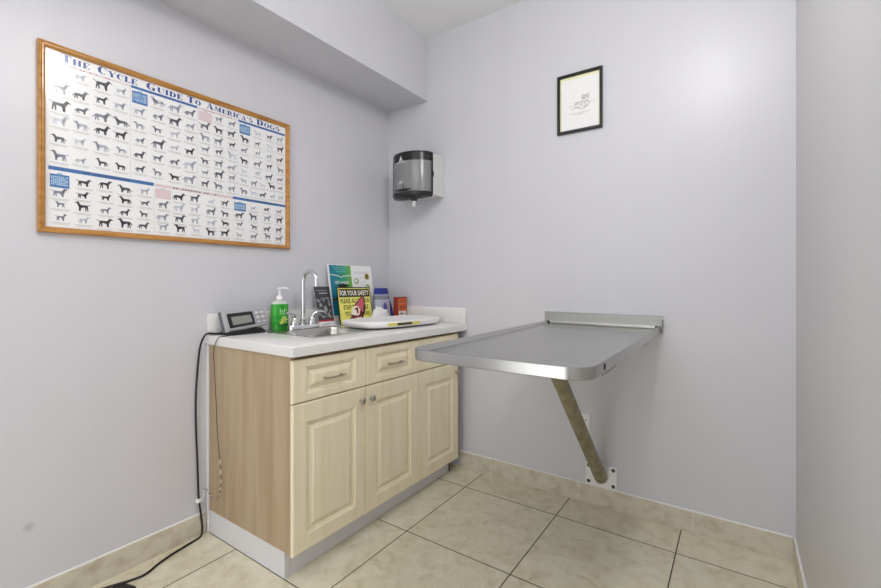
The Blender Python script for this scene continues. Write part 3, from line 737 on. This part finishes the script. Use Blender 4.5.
def dog(yc, zc, s, mi, mi2):
    fl = random.choice((1, 1, -1)); s *= 1.08
    k = random.random(); leg = random.uniform(.26, .46); th = random.uniform(.19, .27)
    zb = -.5 + leg
    by = zb + th*.6
    el = lambda cx, cy, rx, ry, n=12, a=0.: [(cx + rx*math.cos(2*PI*i/n)*math.cos(a) - ry*math.sin(2*PI*i/n)*math.sin(a), cy + rx*math.cos(2*PI*i/n)*math.sin(a) + ry*math.sin(2*PI*i/n)*math.cos(a)) for i in range(n)]
    pol([(-.40, by-.02), (-.38, by+.13), (-.2, by+.15), (.1, by+.14), (.30, by+.20), (.34, by), (.28, by-th*.8), (.08, by-th*.75), (-.18, by-th*.35), (-.34, by-th*.5)], yc, zc, s, fl, mi, 1)
    hz = by + random.uniform(.26, .40)
    pol([(.14, by+.10), (.32, hz+.08), (.46, hz-.02), (.34, by-.02)], yc, zc, s, fl, mi, 1)
    pol(el(.40, hz+.02, .11, .095), yc, zc, s, fl, mi2, 2)
    pol([(.42, hz+.06), (.60, hz-.01), (.60, hz-.07), (.42, hz-.06)], yc, zc, s, fl, mi2, 2)
    if k < .5: pol([(.30, hz+.08), (.38, hz+.08), (.33, hz+.20)], yc, zc, s, fl, mi, 3)
    else: pol([(.28, hz+.08), (.37, hz+.07), (.34, hz-.12), (.27, hz-.08)], yc, zc, s, fl, mi if mi != mi2 else max(0, mi-1), 3)
    for lx, dx in ((.24, .02), (.15, .05), (-.34, -.06), (-.24, .02)):
        q = by - th*.3
        pol([(lx-.06, q), (lx+.06, q), (lx+dx+.035, -.5), (lx+dx-.035, -.5)], yc, zc, s, fl, mi if k > .3 else mi2, 1)
    if random.random() < .5: pol([(-.38, by+.12), (-.36, by+.02), (-.60, by+.20), (-.62, by+.26)], yc, zc, s, fl, mi, 1)
    else: pol([(-.38, by+.10), (-.34, by), (-.56, by-.26), (-.60, by-.22)], yc, zc, s, fl, mi, 1)
    if random.random() < .4: pol(el(-.12, by+.04, .17, .09), yc, zc, s, fl, mi2, 2)
def cell(yc, zc, s, tone=None):
    t = tone if tone is not None else random.choice((0, 0, 1, 1, 2, 2, 2, 3, 3, 4))
    t2 = min(4, max(0, t + random.choice((-1, 0, 0, 1, 2))))
    dog(yc, zc + .004, s, t, t2)
    rect(yc-.026, yc+.026, zc-s*.55-.0035, zc-s*.55-.001, 9); rect(yc-.018, yc+.022, zc-s*.55-.0075, zc-s*.55-.0055, 9)
def grid(cols, rows, s, skip=True, pale=0.):
    for ri, zz in enumerate(rows):
        for ci, yy in enumerate(cols):
            if skip and ri == 0 and ci == 0: continue
            cell(yy + random.uniform(-.003, .003), zz + random.uniform(-.003, .003), s * random.uniform(.72, 1.18), None)
grid((-1.708, -1.649, -1.588, -1.529), (1.817, 1.757, 1.702, 1.647, 1.588, 1.528), .036)
grid((-1.466, -1.402, -1.339, -1.279), (1.814, 1.757, 1.702, 1.647, 1.590, 1.530), .036)
grid((-1.216, -1.156, -1.095), (1.820, 1.774, 1.724, 1.673, 1.622, 1.572, 1.522), .033)
grid((-1.032, -.966, -.903, -.842), (1.814, 1.764, 1.714, 1.664, 1.614), .031)
grid((-1.036, -.986, -.936, -.886, -.838), (1.566, 1.520), .029, False)
grid((-1.706, -1.641, -1.578, -1.514, -1.450), (1.449, 1.404, 1.358, 1.314), .031)
grid((-1.384, -1.320, -1.256, -1.190, -1.126), (1.449, 1.404, 1.358, 1.314), .032)
grid((-1.056, -.986, -.915, -.845), (1.449, 1.404, 1.358, 1.314), .030)
# heavy high-contrast title lettering, built stroke by stroke
def rg(cx, cy, rx, ry, icx, irx, iry, a0, a1, n=14):
    out = []
    for i in range(n):
        q = []
        for (c_, x_, y_) in ((cx, rx, ry), (icx, irx, iry)):
            for t in ((a0 + (a1-a0)*i/n), (a0 + (a1-a0)*(i+1)/n)):
                q.append((c_ + x_*math.cos(math.radians(t)), cy + y_*math.sin(math.radians(t))))
        out.append([q[0], q[1], q[3], q[2]])
    return out
R_ = lambda a, b_, c, d_: [(a, b_), (c, b_), (c, d_), (a, d_)]
GL = {
 'T': (.84, [R_(.27, 0, .57, 1), R_(0, .93, .84, 1), [(0, .93), (.10, .93), (.02, .66), (0, .66)], [(.84, .93), (.74, .93), (.82, .66), (.84, .66)], R_(.17, 0, .67, .05)]),
 'H': (1.0, [R_(.08, 0, .38, 1), R_(.62, 0, .92, 1), R_(.38, .47, .62, .54), R_(0, 0, .46, .05), R_(.54, 0, 1, .05), R_(0, .95, .46, 1), R_(.54, .95, 1, 1)]),
 'E': (.80, [R_(.08, 0, .38, 1), R_(0, 0, .78, .06), R_(0, .94, .76, 1), R_(.38, .47, .56, .53), [(.78, 0), (.78, .34), (.62, .06)], [(.76, 1), (.76, .70), (.60, .94)], R_(.54, .36, .59, .64)]),
 'C': (.86, rg(.44, .5, .44, .5, .50, .20, .455, 48, 312) + [R_(.74, .64, .80, .98)]),
 'Y': (.94, [[(.04, 1), (.36, 1), (.60, .46), (.60, 0), (.32, 0), (.32, .42)], [(.80, 1), (.88, 1), (.58, .42), (.54, .46)], R_(.20, 0, .70, .05), R_(0, .95, .44, 1), R_(.70, .95, .94, 1)]),
 'L': (.76, [R_(.08, 0, .38, 1), R_(0, 0, .74, .06), R_(0, .95, .46, 1), [(.74, 0), (.74, .38), (.58, .06)]]),
 'G': (.98, rg(.44, .5, .44, .5, .50, .20, .455, 48, 300) + [R_(.58, 0, .86, .42), R_(.48, .38, .96, .43), R_(.74, .64, .80, .98)]),
 'U': (.96, [R_(.08, .28, .38, 1), R_(.78, .3, .84, 1), R_(0, .95, .46, 1), R_(.68, .95, .94, 1)] + rg(.46, .30, .38, .31, .58, .22, .25, 180, 360)),
 'I': (.46, [R_(.08, 0, .38, 1), R_(0, 0, .46, .05), R_(0, .95, .46, 1)]),
 'D': (.94, [R_(.08, 0, .38, 1), R_(0, 0, .42, .05), R_(0, .95, .42, 1)] + rg(.38, .5, .55, .5, .38, .24, .45, -90, 90)),
 'O': (.90, rg(.45, .5, .45, .5, .45, .17, .455, 0, 360, 20)),
 'A': (.98, [[(.36, 1), (.52, 1), (.92, 0), (.58, 0)], [(.40, 1), (.45, .92), (.14, 0), (.07, 0)], R_(.22, .28, .66, .34), R_(0, 0, .26, .05), R_(.50, 0, .98, .05)]),
 'M': (1.2, [R_(.10, 0, .16, 1), R_(.78, 0, 1.08, 1), [(.06, 1), (.34, 1), (.66, .05), (.54, .05)], [(.58, .05), (.64, .05), (.84, 1), (.78, 1)], R_(0, 0, .26, .05), R_(.70, 0, 1.16, .05)]),
 'R': (.96, [R_(.08, 0, .38, 1), R_(0, 0, .46, .05), R_(0, .95, .42, 1), [(.46, .50), (.66, .46), (.94, 0), (.66, 0)]] + rg(.38, .73, .46, .27, .38, .18, .22, -90, 90)),
 'S': (.74, rg(.36, .73, .33, .27, .42, .14, .22, 30, 250) + rg(.36, .29, .36, .29, .28, .15, .23, -150, 90) + [[(.06, .70), (.30, .60), (.70, .32), (.46, .44)], R_(.60, .70, .66, .98), R_(.04, .02, .10, .34)]),
 "'": (.30, [[(.06, 1), (.24, 1), (.18, .66), (.08, .66)]]),
}
def word(t, y0, y1, zb, big, small, mi):
    tot = 0; lay = []
    for i, ch in enumerate(t):
        sc = big if i == 0 else small
        lay.append((ch, tot, sc)); tot += (GL[ch][0] + .10) * sc
    k = (y1-y0)/tot
    for ch, off, sc in lay:
        for p in GL[ch][1]:
            pr.flat([(y0 + (off + u*sc)*k, zb + v*sc) for u, v in p], Op, U, V, N, D+.0002, mi)
for t, y0, y1 in (('THE', -1.703, -1.621), ('CYCLE', -1.600, -1.472), ('GUIDE', -1.443, -1.306), ('TO', -1.290, -1.231), ("AMERICA'S", -1.210, -.988), ('DOGS', -.971, -.841)):
    word(t, y0, y1, 1.8565, .0265, .0210, 8)
pr.build('print', G, po, 0, fix=False)
b = MB(); b.prism([(.0202, .0202), (w-.0202, .0202), (w-.0202, h-.0202), (.0202, h-.0202)], O, U, V, N, .0085, .0105); b.build('glass', M_glass, po)

# black framed drawing on back wall
dr = thing('framed_drawing', 'small black-framed line drawing hanging on back wall', 'picture', (1.268, 0, 1.85))
O = Vector((1.156, -.0006, 1.850)); U = Vector((1, 0, 0)); V = Vector((0, 0, 1)); N = Vector((0, -1, 0)); w, h = .224, .298
frame_mesh(O, U, V, N, w, h, [(0, 0), (0, .014), (.0015, .016), (.010, .016), (.013, .013), (.014, .008), (.014, 0)]).build('frame', M_blackframe, dr, 30)
b = MB(); b.prism([(.0142, .0142), (w-.0142, .0142), (w-.0142, h-.0142), (.0142, h-.0142)], O, U, V, N, .002, .005); b.build('mat_board', M_cream_mat, dr)
b = MB(); b.prism([(.021, .016), (w-.019, .016), (w-.018, h-.028), (.021, h-.028)], O, U, V, N, .0052, .0056); sh = b.build('sheet', M_paperw, dr)
b = MB(); random.seed(11)
def stroke(pts, wd=.0016, mi=0):
    for (u0, v0), (u1, v1) in zip(pts[:-1], pts[1:]):
        dx, dy = u1-u0, v1-v0; l_ = math.hypot(dx, dy) or 1; px, py = -dy/l_*wd/2, dx/l_*wd/2
        b.flat([(u0-px, v0-py), (u1-px, v1-py), (u1+px, v1+py), (u0+px, v0+py)], O, U, V, N, .0060, mi)
def loopst(cx, cy, rx, ry, a0=0, a1=360, n=12, wd=.0016): stroke([(cx + rx*math.cos(math.radians(a0+(a1-a0)*i/n))*random.uniform(.92, 1.08), cy + ry*math.sin(math.radians(a0+(a1-a0)*i/n))*random.uniform(.92, 1.08)) for i in range(n+1)], wd)
stroke([(.050, .135), (.090, .133)], .0009); stroke([(.148, .140), (.186, .138)], .0009); stroke([(.070, .120), (.098, .121)])
loopst(.140, .160, .016, .016); loopst(.130, .172, .007, .008); loopst(.152, .174, .007, .009); loopst(.138, .160, .006, .004)
loopst(.104, .134, .014, .012); loopst(.097, .144, .006, .005); loopst(.125, .128, .022, .016, 180, 380); loopst(.148, .134, .012, .014)
stroke([(.112, .15), (.122, .148), (.128, .14), (.12, .132), (.13, .122), (.142, .118)]); stroke([(.134, .166), (.137, .168)], .003); stroke([(.146, .167), (.149, .169)], .003); stroke([(.101, .137), (.104, .138)], .003)
for v, u0, u1 in ((.094, .062, .160), (.086, .088, .136)):
    u = u0
    while u < u1:
        l_ = random.uniform(.003, .007); stroke([(u, v), (u+l_*.5, v+.0018), (u+l_, v)], .0012); u += l_ + .0018
b.build('sketch', [ink('sketch_line', 52, 52, 58)], sh, 0, fix=False)
b = MB(); b.prism([(.0142, .0142), (w-.0142, .0142), (w-.0142, h-.0142), (.0142, h-.0142)], O, U, V, N, .0075, .0092); b.build('glass', glass_mat('drawing_glass', rough=.03, ior=1.4), dr)

# ------------------------------------------------------------------ cords
pts = [(.035, -1.150, .866), (.028, -1.185, .868), (.026, -1.212, .872), (.024, -1.228, .860), (.018, -1.241, .82), (.012, -1.248, .74), (.010, -1.256, .60), (.012, -1.256, .46), (.014, -1.252, .34),
       (.016, -1.250, .25), (.016, -1.247, .17), (.018, -1.238, .09), (.020, -1.234, .03), (.026, -1.246, .0055), (.038, -1.290, .0050), (.052, -1.357, .0050), (.072, -1.422, .0050), (.100, -1.482, .0050), (.092, -1.530, .0050), (.066, -1.590, .0050), (.05, -1.64, .0050), (.05, -1.74, .0050)]
cd = thing('power_cable', 'thick black cord hanging down left wall beside cabinet and along floor', 'cord', (.02, -1.25, 0))
MB().tube(smoothpath(pts, 6), .0042, 8).build('cable', M_rubber, cd)
b = MB(); b.box(.008, .026, -1.258, -1.240, .150, .166, 0, .003, 2); b.tube(smoothpath([(.017, -1.249, .158), (.02, -1.236, .150), (.014, -1.228, .168), (.018, -1.226, .192)], 4), .0022, 6); b.build('cable_tie', M_white, cd)
aq = rpoly([(.087, -1.615), (.165, -1.615), (.157, -1.530), (.094, -1.550)], .010)
ad_ = MB(); ad_.loft([[(x, y, zz) for x, y in scaled(aq, d)] for d, zz in ((0, .0006), (0, .009), (.004, .012))])
ad_.solo('power_adapter', M_rubber, 'black power adapter block lying on floor by left wall', 'adapter')
yp = -1.2165
pts = [(.118, -1.175, .8625), (.116, -1.205, .8635), (.112, -1.2175, .855), (.094, -1.2195, .825), (.082, -1.2185, .790), (.084, yp, .74), (.090, -1.2165, .68), (.098, yp, .60), (.104, -1.2165, .52), (.110, yp, .45), (.122, -1.2165, .38),
       (.134, yp, .32), (.138, -1.2165, .26), (.128, yp, .215), (.112, -1.2165, .185), (.086, yp, .172), (.060, -1.218, .178), (.034, -1.222, .200), (.020, -1.230, .205)]
M_thin = mat('thin_cable_grey', rgb(62, 60, 60), .4)
b = MB(); sp = smoothpath(pts, 6); b.tube(sp[:62], .0017, 6, 0); 
q = sp[61:]
for k in range(0, len(q)-2, 2):
    b.tube(q[k:k+3], .0020, 6, 1 if (k//2) % 2 else 0)
b.solo('sensor_cable', [M_thin, mat('bare_wire_white', rgb(206, 200, 190), .5)], 'thin dark cable with pale twisted end running down cabinet wooden side', 'cable')

# ------------------------------------------------------------------ light and camera
def area(name, loc, sx, sy, power, rot=(0, 0, 0), col=(1, .985, .965)):
    l = bpy.data.lights.new(name, 'AREA'); l.shape = 'RECTANGLE'; l.size = sx; l.size_y = sy; l.energy = power; l.color = col
    o = bpy.data.objects.new(name, l); COL.objects.link(o); o.location = loc; o.rotation_euler = rot; return o
l = bpy.data.lights.new('ceiling_globe', 'POINT'); l.energy = 12.5; l.shadow_soft_size = .13; l.color = (1, .985, .965)
o = bpy.data.objects.new('ceiling_globe', l); COL.objects.link(o); o.location = (1.80, -1.36, 2.46)
area('ceiling_fill', (1.0, -2.5, H-.012), 1.1, .60, 7)  # added fill panel overhead behind the camera, not a known fixture
area('doorway_fill', (1.05, YR-.02, 1.0), 1.0, 2.0, 7.0, (PI/2, 0, 0), (1, 1, 1))  # fill light added in the doorway to brighten the fronts, source invented
wd = bpy.data.worlds.new('World'); SC.world = wd; wd.use_nodes = True
wd.node_tree.nodes['Background'].inputs[0].default_value = (.9, .92, 1, 1); wd.node_tree.nodes['Background'].inputs[1].default_value = .4

cam = bpy.data.cameras.new('Camera'); co = bpy.data.objects.new('Camera', cam); COL.objects.link(co); SC.camera = co
cam.sensor_fit = 'HORIZONTAL'; cam.sensor_width = 36; cam.lens = 433/881*36; cam.clip_start = .02
cam.shift_y = -13/881
co.location = (1.925, -2.190, 1.10); co.rotation_euler = (PI/2, 0, math.atan(298/433))
SC.view_settings.view_transform = 'Standard'; SC.view_settings.look = 'None'; SC.view_settings.gamma = 1; SC.view_settings.use_curve_mapping = False
SC.view_settings.exposure = 0.90
SC.cycles.max_bounces = 10; SC.cycles.diffuse_bounces = 6; SC.cycles.transparent_max_bounces = 12
